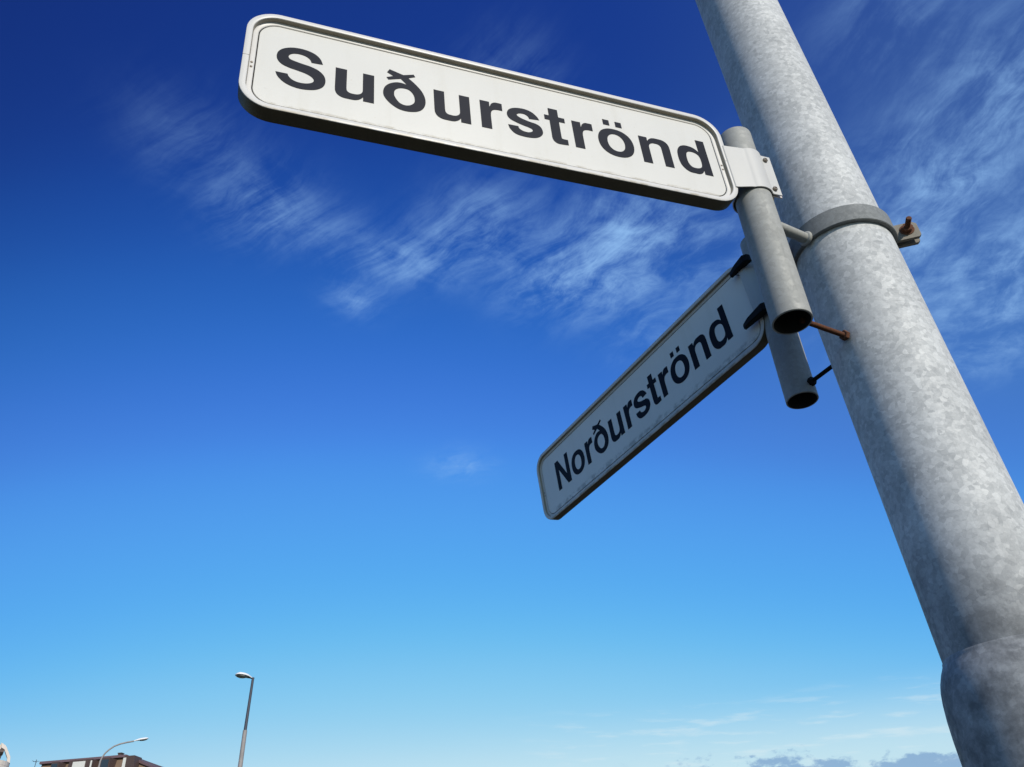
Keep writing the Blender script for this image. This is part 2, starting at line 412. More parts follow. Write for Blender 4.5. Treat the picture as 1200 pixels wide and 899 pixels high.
prof = [(0, .104), (0.6, .103), (1.70, .1003), (1.775, .0999), (1.797, .0990), (1.815, .0972), (1.828, .0950), (1.838, .0920), (1.848, .0876), (1.854, .0842), (1.858, RP / 1.01724 + .0016), (1.8600, RP / 1.01724 + .0014), (1.8615, RP / 1.01724 + .0003), (1.8620, RP / 1.01724 - .003)]
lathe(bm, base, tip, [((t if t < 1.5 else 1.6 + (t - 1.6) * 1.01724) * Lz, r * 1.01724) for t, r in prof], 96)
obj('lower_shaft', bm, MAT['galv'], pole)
bm = bmesh.new(); lathe(bm, base, tip, [(0, .17), (0.02, .17), (0.022, .168), (0.024, .11), (0.05, .106)], 48)
obj('base_flange', bm, MAT['galv_low'], pole)
bm = bmesh.new(); lathe(bm, paxis(7.99), paxis(8.04), [(0, RP + .004), (0.03, RP + .004), (0.045, RP * .7), (0.05, 0.01)], 48)
obj('end_cap', bm, MAT['ringm'], pole)

# ------------------------------------------------------------------ bracket: ring, ears, arms, upright tubes
ZR0, ZR1 = 2.5525, 2.5898
ZM = (ZR0 + ZR1) / 2
br = empty('sign_bracket', paxis(ZM), 'grey steel clamp ring round the thick pole with two arms and two upright sign tubes', 'bracket')
def ringpart(bm, a0, a1, ri, ro, z0, z1, seg=72):
    pts = []
    c0, c1 = paxis(z0), paxis(z1); b = 0.0012
    prof = [(ri, 0), (ro - b, 0), (ro, b), (ro, (z1 - z0) - b), (ro - b, z1 - z0), (ri, z1 - z0)]
    rows = []
    for i in range(seg + 1):
        a = a0 + (a1 - a0) * i / seg
        rows.append([bm.verts.new(c0 + LP * h + Vector((math.sin(a), math.cos(a), 0)) * r) for r, h in prof])
    for p, q in zip(rows, rows[1:]):
        for k in range(len(prof)):
            bm.faces.new((p[k], p[(k + 1) % len(prof)], q[(k + 1) % len(prof)], q[k]))
    bm.faces.new(rows[0]); bm.faces.new(rows[-1][::-1])
EARAZ = R(104)
bm = bmesh.new(); ringpart(bm, EARAZ + R(3), EARAZ + R(177), RP + .0004, RP + .0078, ZR0, ZR1)
obj('clamp_half', bm, MAT['ringm'], br)
bm = bmesh.new(); ringpart(bm, EARAZ - R(177), EARAZ - R(3), RP + .0004, RP + .0078, ZR0, ZR1)
obj('clamp_half', bm, MAT['ringm'], br)
for side, azr in ((1, EARAZ), (-1, EARAZ + math.pi)):
    u = Vector((math.sin(azr), math.cos(azr), 0)); t = Vector((u.y, -u.x, 0))    # t: tangential
    if t.dot(EYE - paxis(ZM)) < 0: t = -t
    c = paxis(ZM)
    for s in (1, -1):
        bm = bmesh.new()
        cc = c + u * (RP + .0245) + t * (s * 0.0075)
        prism(bm, [cc + u * a + EZ * h for a, h in ((-.021, -.018), (.017, -.018), (.021, -.014), (.021, .012), (.015, .018), (-.021, .018))], t * -.003, t * .003)
        obj('clamp_ear', bm, MAT['earm'], br)
    bolt_c = c + u * (RP + .027) + EZ * 0.002
    bm = bmesh.new(); threaded(bm, bolt_c - t * 0.024, bolt_c + t * 0.040, .0047)
    bo = obj('clamp_bolt', bm, MAT['rust'], br)
    bm = bmesh.new(); lathe(bm, bolt_c + t * 0.0108, bolt_c + t * 0.02, [(0, .0088), (.0004, .0092), (.0078, .0092), (.0085, .0078)], 6)
    obj('nut', bm, MAT['rust'], bo, smooth=20)
    bm = bmesh.new(); lathe(bm, bolt_c + t * .0104, bolt_c + t * .02, [(0, .0118), (.0010, .0120), (.0014, .0116)], 28)
    obj('washer', bm, MAT['rust'], bo)
    bm = bmesh.new(); lathe(bm, bolt_c - t * 0.024, bolt_c - t * 0.0105, [(0, .0080), (.0008, .0092), (.009, .0092), (.0095, .0086)], 6)
    obj('bolt_head', bm, MAT['rust'], bo, smooth=20)

def open_tube(bm, a, b, ro, ri, seg=64):
    L = (Vector(b) - Vector(a)).length; e = .0007
    x, y, z = frame_of(a, b); a = Vector(a)
    prof = [(0, ri), (0, ro - e), (e, ro), (L - e, ro), (L, ro - e), (L, ri)]
    rings = []
    for t, r in prof:
        rings.append([bm.verts.new(a + z * t + (x * math.cos(2 * math.pi * i / seg) + y * math.sin(2 * math.pi * i / seg)) * r) for i in range(seg)])
    for k in range(len(rings)):
        p, q = rings[k], rings[(k + 1) % len(rings)]
        for i in range(seg):
            f = bm.faces.new((p[i], p[(i + 1) % seg], q[(i + 1) % seg], q[i]))
            if k == len(rings) - 1: f.material_index = 1
RT = 0.0300
Z1B, Z1T, Z2B, Z2T = 2.3351, 2.7654, 2.4105, 2.8336
def upright(tf, zb, zt):
    bm = bmesh.new(); open_tube(bm, tf(zb), tf(zt), RT, RT - .0028)
    # a plug a little way inside closes the bore
    lathe(bm, tf(zb + .09), tf(zb + .095), [(0, RT - .0030), (.004, RT - .0030)], 48)
    return obj('upright_tube', bm, [MAT['galv_tube'], MAT['tubein']], br)
ut1 = upright(t1, Z1B, Z1T); ut2 = upright(t2, Z2B, Z2T)
for tf, z in ((t1, 2.5585), (t2, 2.5620)):
    p, t = paxis(z), tf(z); u = (t - p); u.z = 0; u.normalize()
    bm = bmesh.new(); rod(bm, t - u * (RT - .002), p + u * (RP + .0078), .0093, 28)
    ar = obj('arm', bm, MAT['galv_tube'], br)
    bm = bmesh.new(); lathe(bm, p + u * (RP + .0065), p + u * (RP + .022), [(0, .0128), (.002, .0131), (.0040, .0124), (.0058, .0100)], 28)
    obj('weld_collar', bm, MAT['galv_tube'], ar)
# adjusting screws near the tube ends
z = Z1B + .0115; p, t = paxis(z), t1(z); u = t - p; u.z = 0; u.normalize()
bm = bmesh.new(); threaded(bm, t - u * .022, p + u * (RP + .001), .0043)
s1 = obj('adjusting_screw', bm, MAT['rust'], br, label='rusty brown adjusting screw reaching from the nearer tube to the pole')
bm = bmesh.new(); lathe(bm, p + u * (RP + .002), p + u * (RP + .02), [(0, .0078), (.001, .0086), (.0062, .0086), (.0070, .0074)], 6)
obj('nut', bm, MAT['rust'], s1, smooth=20)
z = Z2B + .023; t = t2(z); a = R(151); u = Vector((math.sin(a), math.cos(a), 0))
bm = bmesh.new(); threaded(bm, t + u * .022, t + u * .150, .0041)
s2 = obj('adjusting_screw', bm, MAT['black'], br, label='dark adjusting screw on the farther tube')
bm = bmesh.new(); lathe(bm, t + u * (RT - .002), t + u * .05, [(0, .0088), (.0090, .0088), (.0100, .0070)], 6)
obj('nut', bm, MAT['black'], s2, smooth=20)

# ------------------------------------------------------------------ lettering (glyph outlines in 1/1000 em)
def parse(s, fx=lambda x: x, fy=lambda y: y):
    out = []
    for cont in s.split('/'):
        L = []
        for tk in cont.split():
            c = tk.endswith('c'); x, y = map(float, tk.rstrip('c').split(','))
            L.append((fx(x), fy(y), c))
        out.append(L)
    return out
def sup(cx, cy, a, b, e=2.25, n=14):
    L = []
    for i in range(n):
        t = 2 * math.pi * i / n; c, s_ = math.cos(t), math.sin(t)
        L.append((cx + a * math.copysign(abs(c) ** (2 / e), c), cy + b * math.copysign(abs(s_) ** (2 / e), s_), False))
    return L
GL = {}
GL['S'] = parse('548,516c 515,617 452,694 357,737 249,745 146,720 60,662 11,582 0,492 18,413 68,348 152,308 258,284 351,259 420,218 451,166 442,118 401,80 333,56 256,59 196,89 158,138 146,178c 5,176c 34,93 100,10 191,-44 301,-64 407,-48 493,-11 558,57 587,142 585,237 555,316 490,383 400,422 307,440 220,461 161,483 139,521 147,567 191,609 262,625 336,610 389,565 412,504c',
                lambda x: x * 590 / 587 + 39, lambda y: (y + 64) * 756 / 809 - 19)
GL['u'] = parse('66,532c 206,532c 206,190c 212,138 240,106 290,98 340,104 382,132 402,176 405,214c 405,532c 545,532c 545,0c 411,0c 411,74c 378,28 320,-8 244,-14 160,-8 100,30 72,90 66,160c')
GL['n'] = [[(611 - x, 532 - y, c) for x, y, c in GL['u'][0]]]
GL['r'] = parse('64,532c 196,532c 196,436c 222,500 268,540 330,546 373,543c 373,402c 300,402 240,380 212,330 204,262c 204,0c 64,0c')
GL['s'] = parse('435,404c 405,474 341,547 251,579 144,569 58,526 9,452 2,364 38,296 111,254 198,220 279,197 320,169 312,125 258,93 191,98 145,133 133,179c 0,174c 20,90 82,10 184,-16 303,-8 387,28 445,97 461,171 442,257 385,307 296,327 199,359 141,397 136,431 175,461 236,466 280,435 297,386c',
                lambda x: x * 489 / 461 + 32, lambda y: (y + 16) * 560 / 595 - 14)
GL['t'] = parse('79,683c 218,683c 218,532c 306,532c 306,438c 218,438c 218,148c 222,112 250,103 306,104c 306,0c 232,-8 150,-8 100,28 80,84 79,130c 79,438c 9,438c 9,532c 79,532c')
GL['o'] = [sup(306, 266, 272, 280, 2.2), sup(306, 266, 132, 172, 2.15)]
GL['ö'] = GL['o'] + parse('160,716c 258,716c 258,606c 160,606c / 352,716c 450,716c 450,606c 352,606c')
GL['d'] = parse('411,718c 551,718c 551,0c 417,0c 417,76c 382,22 325,-12 258,-14 168,-6 96,46 50,130 35,262 50,400 104,496 180,540 258,546 330,530 384,490 411,456c / 178,266 190,364 226,418 294,432 362,412 402,360 412,266 402,170 364,120 294,100 228,112 188,172')
GL['ð'] = parse('82,755c 257,696c 389,755c 411,710c 320,655c 378,594 443,512 494,425 527,309 529,195 499,94 445,25 364,-16 262,-30 166,-3 75,75 17,166 0,251 15,354 67,443 148,505 224,523 299,509c 222,605c 66,532c 43,576c 129,629c 50,682c / 221,411 153,355 136,267 152,194 203,110 272,84 340,111 387,178 392,271 369,355 312,415',
                lambda x: x * 540 / 529 + 34, lambda y: (y + 30) * 751 / 785 - 14)
GL['N'] = parse('69,718c 218,718c 514,236c 514,718c 654,718c 654,0c 506,0c 209,480c 209,0c 69,0c')
ADV = {'S': 667, 'u': 611, 'ð': 611, 'r': 389, 's': 556, 't': 333, 'ö': 611, 'o': 611, 'n': 611, 'd': 611, 'N': 722}
def smooth_contour(L, n=6):
    """Catmull-Rom through the smooth points, corners where flagged"""
    m = len(L); out = []
    for i in range(m):
        p1, p2 = L[i], L[(i + 1) % m]
        out.append((p1[0], p1[1]))
        if p1[2] and p2[2]: continue
        p0 = L[i - 1] if not p1[2] else (2 * p1[0] - p2[0], 2 * p1[1] - p2[1])
        p3 = L[(i + 2) % m] if not p2[2] else (2 * p2[0] - p1[0], 2 * p2[1] - p1[1])
        # end tangents lean along the neighbour chord so arcs leave straight stems smoothly
        for k in range(1, n):
            t = k / n; q = []
            for a in (0, 1):
                q.append(0.5 * (2 * p1[a] + (p2[a] - p0[a]) * t + (2 * p0[a] - 5 * p1[a] + 4 * p2[a] - p3[a]) * t * t + (3 * p1[a] - p0[a] - 3 * p2[a] + p3[a]) * t ** 3))
            out.append(tuple(q))
    return out
def lettering(parent, text, k, tr, zoff, material):
    cu = bpy.data.curves.new('lettering_curve', 'CURVE'); cu.dimensions = '2D'; cu.fill_mode = 'BOTH'; cu.extrude = 0.00015
    x = 0.0
    for chx in text:
        for cont in GL[chx]:
            pts = smooth_contour(cont)
            sp = cu.splines.new('POLY'); sp.points.add(len(pts) - 1); sp.use_cyclic_u = True
            for i, (gx, gy) in enumerate(pts): sp.points[i].co = ((x + gx) * k, gy * k, 0, 1)
        x += ADV[chx] + tr
    tmp = bpy.data.objects.new('tmp', cu); col.objects.link(tmp)
    dg = bpy.context.evaluated_depsgraph_get()
    me = bpy.data.meshes.new_from_object(tmp.evaluated_get(dg)); me.name = 'lettering'
    bpy.data.objects.remove(tmp); bpy.data.curves.remove(cu)
    for v in me.vertices: v.co.z += zoff
    me.materials.clear(); me.materials.append(material)
    for p in me.polygons: p.use_smooth = False
    o = bpy.data.objects.new('lettering', me); col.objects.link(o); o.parent = parent
    return o

# ------------------------------------------------------------------ street name signs
def rrect(x0, x1, y0, y1, r, seg=12):
    pts = []
    for cx, cy, a0 in ((x1 - r, y0 + r, -90), (x1 - r, y1 - r, 0), (x0 + r, y1 - r, 90), (x0 + r, y0 + r, 180)):
        for i in range(seg + 1):
            a = R(a0 + 90 * i / seg); pts.append((cx + r * math.cos(a), cy + r * math.sin(a)))
    return pts
def sweep_frame(bm, x0, x1, y0, y1, r, prof, zl, close=False):
    rows = []
    for off, zz in prof:
        rows.append([bm.verts.new((x, y, zz + zl)) for x, y in rrect(x0 + off, x1 - off, y0 + off, y1 - off, max(r - off, .004))])
    n = len(rows[0])
    for p, q in zip(rows, rows[1:]):
        for i in range(n): bm.faces.new((p[i], p[(i + 1) % n], q[(i + 1) % n], q[i]))
    return rows
def sign(name, label, O, X, Y, Nn, k, tr, text, xl, xr, zb, zt, rc, mats, seam_y):
    X, Y, Nn = Vector(X).normalized(), Vector(Y), Vector(Nn).normalized()
    Y = Nn.cross(X).normalized()
    mw = Matrix(((X.x, Y.x, Nn.x), (X.y, Y.y, Nn.y), (X.z, Y.z, Nn.z))).to_4x4(); mw.translation = Vector(O)
    r = empty(name, mw, label, 'street sign')
    # panel plane at z=0, front lip at +0.0075, back at -0.0175
    bm = bmesh.new()
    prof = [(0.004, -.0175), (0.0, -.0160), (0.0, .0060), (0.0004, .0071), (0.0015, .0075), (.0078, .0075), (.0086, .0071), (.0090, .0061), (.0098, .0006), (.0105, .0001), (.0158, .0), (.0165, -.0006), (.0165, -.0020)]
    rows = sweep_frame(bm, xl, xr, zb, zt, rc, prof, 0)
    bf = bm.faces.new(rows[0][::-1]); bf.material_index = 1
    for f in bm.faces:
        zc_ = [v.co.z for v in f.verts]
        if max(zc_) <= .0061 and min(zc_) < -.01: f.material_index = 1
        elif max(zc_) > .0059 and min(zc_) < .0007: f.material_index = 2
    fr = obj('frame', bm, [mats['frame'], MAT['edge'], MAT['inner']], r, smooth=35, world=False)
    bm = bmesh.new()
    rows = sweep_frame(bm, xl, xr, zb, zt, rc, [(.0150, -.0045), (.0150, -.0025), (.0181, -.0024), (.0181, -.0009), (.0186, -.0003)], 0)
    bm.faces.new(rows[-1])
    obj('panel', bm, mats['panel'], r, smooth=30, world=False)
    bm = bmesh.new()
    rows = sweep_frame(bm, xl, xr, zb, zt, rc, [(.0166, -.0020), (.0180, -.0020)], 0)
    obj('gasket', bm, MAT['black'], r, smooth=30, world=False)
    lettering(r, text, k, tr, 0.0, MAT['letter'])
    for xx in (xl + .0128, xr - .0128):
        for dy_ in (-.0048, .0048):
            bm = bmesh.new(); lathe(bm, (xx, seam_y + dy_, -.001), (xx, seam_y + dy_, .003), [(0, .0018), (.0016, .0018), (.0022, .0010)], 12)
            obj('rivet', bm, MAT['screw'], fr, world=False)
    for xx, sg in ((xl, 1), (xr, -1)):
        bm = bmesh.new(); box(bm, (xx + sg * .0045, seam_y + .0095, .00755), EX, EY, EZ, .0088, .0006, .0003)
        obj('joint', bm, MAT['screw'], fr, world=False, smooth=None)
    return r
W1 = dict(frame=sign_white('sign_frame_white', (0.61, 0.59, 0.56), y0=-.064, h=.004, amt=.6, rough=.36),
          panel=sign_white('sign_panel_white', (0.65, 0.63, 0.585), y0=-.0455, h=.0045, amt=.42, rough=.30))
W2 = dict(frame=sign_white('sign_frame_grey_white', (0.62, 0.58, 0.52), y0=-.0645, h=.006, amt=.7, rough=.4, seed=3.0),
          panel=sign_white('sign_panel_shade_lift', (0.80, 0.765, 0.69), dirt=(.22, .205, .18), y0=-.046, h=.014, amt=.5, rough=.35, seed=5.0))  # panel colour lifted and warmed above the sunlit sign's to offset its shade
sg1 = sign('street_sign', 'bright white name plate reading Suðurströnd in black, upper and nearer street sign',
           (-0.30617, 0.62461, 2.58336), (0.93495, 0.35056, 0.05457), (-0.03366, -0.06547, 0.99729), (0.35319, -0.93425, -0.04941),
           0.000116691, 12.9644, 'Suðurströnd', -.0399, .7448, -.0640, .1437, .046, W1, .0275)
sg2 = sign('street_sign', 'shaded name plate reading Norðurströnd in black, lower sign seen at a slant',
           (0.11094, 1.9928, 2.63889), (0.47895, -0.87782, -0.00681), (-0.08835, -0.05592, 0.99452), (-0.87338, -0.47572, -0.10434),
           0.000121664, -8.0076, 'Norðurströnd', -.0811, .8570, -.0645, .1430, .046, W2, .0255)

# clamp sleeve round the nearer tube, made in sign coordinates
def sleeve(sign_ob, axis_fn, x_left, y0, y1, fl_len, mats, z_left=.0105, flat_to=None):
    mi = MW[sign_ob].inverted()
    c = mi @ axis_fn(2.70); c2 = mi @ axis_fn(2.60)
    d = (c - c2).normalized()
    def axis_at(y): return c2 + d * ((y - c2.y) / d.y)
    def prof(cx, cz):
        ro = RT + .0032
        pts = [(x_left, z_left - .006), (x_left + .0008, z_left), (x_left + .003, z_left + .0022)]
        a0 = math.atan2(.88, -.47)
        st = (cx + ro * math.cos(a0), cz + ro * math.sin(a0))
        p0 = pts[-1]
        if flat_to is not None:
            p0 = (flat_to, z_left + .0022); pts.append(p0)
            a0 = math.atan2(.93, .36); st = (cx + ro * math.cos(a0), cz + ro * math.sin(a0))
            pts.append((flat_to + .002, z_left + .0012))
            p0 = pts[-1]
        for i in range(1, 6):
            t = i / 6; tt = t * t * (3 - 2 * t) * .5 + t * .5
            pts.append((p0[0] + (st[0] - p0[0]) * t, p0[1] + (st[1] - p0[1]) * tt))
        a1 = math.atan2(.74, .67)
        for i in range(0, 19):
            a = a0 + (a1 - a0) * i / 18; pts.append((cx + ro * math.cos(a), cz + ro * math.sin(a)))
        e = pts[-1]
        pts += [(e[0] + .0016, e[1] - .0014), (e[0] + .004, e[1] - .0018), (e[0] + fl_len, e[1] - .0018)]
        return pts
    bm = bmesh.new(); rows = []
    ny = 10
    for j in range(ny + 1):
        y = y0 + (y1 - y0) * j / ny; a = axis_at(y)
        rows.append([bm.verts.new((x, y, zz)) for x, zz in prof(a.x, a.z)])
    for p, q in zip(rows, rows[1:]):
        for i in range(len(p) - 1): bm.faces.new((p[i], p[i + 1], q[i + 1], q[i]))
    bmesh.ops.recalc_face_normals(bm, faces=bm.faces)
    bmesh.ops.solidify(bm, geom=bm.faces[:], thickness=.0018)
    sl_ = obj('clamp_sleeve', bm, mats[0], sign_ob, world=False, smooth=30)
    # back half
    bm = bmesh.new(); rows = []
    for j in range(2):
        y = y0 + (y1 - y0) * j; a = axis_at(y); ro = RT + .0032; L = []
        e = prof(a.x, a.z)[-1]
        L.append((e[0] + .0035, e[1] - .0050)); L.append((e[0] - fl_len + .006, e[1] - .0050))
        for i in range(0, 19):
            an = R(36) - (R(216)) * i / 18; L.append((a.x + ro * math.cos(an), a.z + ro * math.sin(an)))
        rows.append([bm.verts.new((x, y, zz)) for x, zz in L])
    for i in range(len(rows[0]) - 1): bm.faces.new((rows[0][i], rows[0][i + 1], rows[1][i + 1], rows[1][i]))
    bmesh.ops.recalc_face_normals(bm, faces=bm.faces)
    bmesh.ops.solidify(bm, geom=bm.faces[:], thickness=.0018)
    obj('clamp_back', bm, mats[1], sign_ob, world=False, smooth=30)
    for y in (y0 + .012, y1 - .012):
        a = axis_at(y); e = prof(a.x, a.z)[-1]
        xx = e[0] - fl_len * .62
        bm = bmesh.new(); lathe(bm, (xx, y, e[1] - .009), (xx, y, e[1] + .01), [(0, .0028), (.009, .0028), (.009, .0042), (.0105, .0046), (.0120, .0044), (.0132, .0030), (.0132, .0018), (.0118, .0016)], 16)
        obj('clamp_screw', bm, MAT['screw'], sign_ob, world=False)
sleeve(sg1, t1, .7375, -.0240, .0745, .0200, (MAT['alu'], MAT['alu_edge']), z_left=.0068)
sleeve(sg2, t2, .8440, -.0085, .1155, .0160, (MAT['alu'], MAT['alu']), z_left=.0082, flat_to=.8600)
for yy, x0j in ((.1170, .825), (-.0125, .811)):  # black bars added in place of the shaded hollows at the sleeve ends
    bm = bmesh.new()
    prism(bm, [Vector((x0j, yy, .0085)), Vector((x0j - .002, yy, .013)), Vector((x0j + .001, yy, .017)), Vector((x0j + .022, yy, .0235)), Vector((.878, yy, .027)), Vector((.886, yy, .018)), Vector((.886, yy, .0085))], Vector((0, -.0075, 0)), Vector((0, .0075, 0)))
    for v in bm.verts:
        v.co.y = yy + (v.co.y - yy) * (0.80 + 0.50 * min(1, max(0, (v.co.x - x0j) / .06)))
    bmesh.ops.bevel(bm, geom=bm.edges[:], offset=.0018, segments=2, affect='EDGES')
    obj('dark_hollow_bar', bm, MAT['black'], sg2, world=False, smooth=40)

# ------------------------------------------------------------------ far lamps, buildings
def ray(px_, py_):
    v = right * (px_ - 600) + down * (py_ - 449.5) + fwd * 920
    return v.normalized()
def at_h(px_, py_, dist):
    """point on the sight line of a photo pixel at horizontal distance dist (used only to measure the far things)"""
    d = ray(px_, py_); t = dist / math.hypot(d.x, d.y); return EYE + d * t
def plane_pt(px_, py_, p0, nrm):
    d = ray(px_, py_); t = (Vector(p0) - EYE).dot(nrm) / d.dot(nrm); return EYE + d * t
MAT['lamp_dark'] = plain('dark_lamp_pole', (0.05, 0.055, 0.075), .6, .2, .3, 8, .1)
MAT['lamp_light'] = plain('weathered_lamp_pole', (0.27, 0.25, 0.24), .7, .1, .35, 6, .1)
MAT['lamp_head'] = plain('white_lamp_housing', (0.78, 0.77, 0.75), .4, 0, .05, 8, 0)
MAT['lamp_glass'] = plain('lamp_bowl', (0.30, 0.30, 0.30), .25, 0, .1, 8, 0)
def lamp_head(parent, p, d, L, wdt, h):
    """cobra head pointing along d from p, split in housing and bowl"""
    d = Vector(d).normalized(); s = d.cross(EZ).normalized(); u = s.cross(d)
    for nm, mt, top_ in (('lamp_housing', MAT['lamp_head'], True), ('lamp_bowl', MAT['lamp_glass'], False)):
        bm = bmesh.new(); rows = []
        st = [(0, .25, .35), (.12, .42, .6), (.35, .8, .95), (.6, 1, 1), (.85, .92, .85), (.96, .6, .5), (1, .2, .2)]
        if not top_: st = [(.36, .3, .2), (.45, .75, .75), (.65, .88, 1), (.84, .8, .85), (.93, .45, .3)]
        for t, a, b_ in st:
            row = []
            for i in range(13):
                an = math.pi * i / 12
                z_ = math.sin(an) * h * b_ * (1 if top_ else -.75)
                row.append(bm.verts.new(p + d * (t * L) + s * (math.cos(an) * wdt / 2 * a) + u * z_))
            rows.append(row)
        for q, r_ in zip(rows, rows[1:]):
            for i in range(12): bm.faces.new((q[i], q[i + 1], r_[i + 1], r_[i]))
            bm.faces.new((q[0], r_[0], r_[12], q[12]))
        bm.faces.new(rows[0]); bm.faces.new(rows[-1][::-1])
        obj(nm, bm, mt, parent)
# straight lamp
A = at_h(296.5, 795, 23.5)
foot = Vector((A.x - .02, A.y, -0.15))
lamp1 = empty('street_lamp', foot, 'straight dark street lamp with short white head, tall one standing alone left of centre', 'street lamp', 'far street lamps')
zsplit = at_h(288.5, 856, 23.5).z
bm = bmesh.new(); tube(bm, [foot, Vector((foot.x, foot.y, zsplit))], [.078, .056], 16)
obj('lower_pole', bm, MAT['lamp_light'], lamp1, label='pale weathered lower pole')
bm = bmesh.new(); tube(bm, [Vector((foot.x, foot.y, zsplit)), A + EZ * .02], [.042, .033], 16)
obj('upper_pole', bm, MAT['lamp_dark'], lamp1)
B = A + EZ * .0
hd2 = at_h(277.2, 788.5, 23.2) - B
hdir = Vector((hd2.x, hd2.y, .02)).normalized()
bm = bmesh.new(); rod(bm, A - hdir * .03, A + hdir * .16, .026, 12)
obj('arm', bm, MAT['lamp_dark'], lamp1)
lamp_head(lamp1, A + hdir * .05 - EZ * .01, hdir, math.hypot(hd2.x, hd2.y) - .05, .30, .085)
# curved lamp
D2 = 32.0
pp = [at_h(x, y, D2) for x, y in ((117.5, 892), (119.5, 888), (123, 883), (128, 878.5), (134, 874.5), (141, 871.8), (149, 870), (157, 868.6))]
foot = Vector((pp[0].x, pp[0].y, -0.15))
# keep the whole arm in one upright plane through the pole
lamp2 = empty('street_lamp', foot, 'thin street lamp whose curved arm reaches right, in front of the brown roofed building', 'street lamp', 'far street lamps')
bm = bmesh.new(); tube(bm, [foot, Vector((foot.x, foot.y, 4.0)), pp[0] - EZ * .5] + pp, [.075, .05, .032] + [.026] * 8, 12)
obj('curved_pole', bm, MAT['lamp_light'], lamp2)
lamp_head(lamp2, pp[-1], (pp[-1] - pp[-2]).normalized(), .46, .20, .06)

# brown mansard building
MAT['brown'] = plain('brown_roof_sheet', (0.175, 0.112, 0.070), .75, 0, .18, 1.2, .2)
MAT['brown_dark'] = plain('dark_brown_trim', (0.07, 0.043, 0.036), .6, 0, .15, 2, .1)
MAT['purple'] = plain('purple_brown_flashing', (0.15, 0.095, 0.105), .5, .1, .15, 2, .1)
MAT['wallw'] = plain('off_white_wall', (0.62, 0.61, 0.56), .8, 0, .08, 1.5, .1)
MAT['wallp'] = plain('pinkish_concrete', (0.60, 0.53, 0.47), .85, 0, .1, 1.2, .1)
MAT['glass'] = plain('window_glass', (0.03, 0.04, 0.05), .1, 0, .2, 2, 0)
DB = 80.0
pL, pR = at_h(50, 894.8, DB * 1.052), at_h(148, 888.2, DB)
ztop = (pL.z + pR.z) / 2 + .0
ex = Vector((pR.x - pL.x, pR.y - pL.y, 0)); Lf = ex.length; ex.normalize(); ey = Vector((-ex.y, ex.x, 0))
if ey.dot(Vector((pL.x, pL.y, 0))) < 0: ey = -ey
org = Vector((pL.x, pL.y, 0))
def bp(a, b_, z_): return org + ex * a + ey * b_ + EZ * z_
bmw = Matrix(((ex.x, ey.x, 0), (ex.y, ey.y, 0), (0, 0, 1))).to_4x4(); bmw.translation = bp(Lf / 2, 7, -.15)
bld = empty('apartment_building', bmw, 'building with brown mansard roof and white dormers low at the left edge', 'building')
HR = 2.9; zr = ztop; INS = 1.1
MRI = 7.2
bm = bmesh.new()       # walls
wbx = [bp(-INS, -INS, 0), bp(Lf + MRI, -INS, 0), bp(Lf + MRI, 15, 0), bp(-INS, 15, 0)]
prism(bm, wbx, EZ * -.3, EZ * (zr - HR)); obj('wall', bm, MAT['wallw'], bld, smooth=None)
bm = bmesh.new()       # mansard roof
lo = [bp(-INS - .3, -INS - .3, zr - HR), bp(Lf + MRI + .3, -INS - .3, zr - HR), bp(Lf + MRI + .3, 15.3, zr - HR), bp(-INS - .3, 15.3, zr - HR)]
lo = [bp(-.15, -INS - .3, zr - HR), bp(Lf + MRI + .3, -INS - .3, zr - HR), bp(Lf + MRI + .3, 15.3, zr - HR), bp(-.15, 15.3, zr - HR)]
hi = [bp(0, 0, zr), bp(Lf, 0, zr), bp(Lf, 14, zr), bp(0, 14, zr)]
vl = [bm.verts.new(v) for v in lo]; vh = [bm.verts.new(v) for v in hi]
for i in range(4): bm.faces.new((vl[i], vl[(i + 1) % 4], vh[(i + 1) % 4], vh[i]))
bm.faces.new(vh); bm.faces.new(vl[::-1])
roof = obj('roof', bm, MAT['brown'], bld, smooth=None)
bm = bmesh.new()
def bar(bm, a, b_, wd, ht):
    a, b_ = Vector(a), Vector(b_); z_ = (b_ - a).normalized(); x_ = z_.cross(EZ).normalized(); y_ = x_.cross(z_)
    box(bm, (a + b_) / 2, x_, y_, z_, wd, ht, (b_ - a).length)
off = EZ * .06
bar(bm, bp(-.1, -.05, zr) + off, bp(Lf + .1, -.05, zr) + off, .5, .2)
bar(bm, bp(Lf + .05, -.05, zr) + off, bp(Lf + MRI + .35, -INS - .35, zr - HR) + off, .3, .2)
bar(bm, bp(Lf + .1, .3, zr) + off, bp(Lf + .1, 14, zr) + off, .4, .2)
obj('eaves_trim', bm, MAT['purple'], roof, smooth=None)
chx = (plane_pt(141, 887, bp(0, 1.2, 0), ey) - org).dot(ex)
bm = bmesh.new(); box(bm, bp(chx, 1.2, zr + .30), ex, ey, EZ, .30, .4, .56); box(bm, bp(chx, 1.2, zr + .60), ex, ey, EZ, .38, .48, .06)
obj('chimney', bm, MAT['brown_dark'], roof, smooth=None)
for fx in [(plane_pt(q, 890, bp(0, 1.2, 0), ey) - org).dot(ex) / Lf for q in (89, 103, 146)]:
    bm = bmesh.new(); rod(bm, bp(Lf * fx, 1.2, zr + .1), bp(Lf * fx, 1.2, zr + .34), .06, 10); obj('vent_pipe', bm, MAT['brown_dark'], roof)
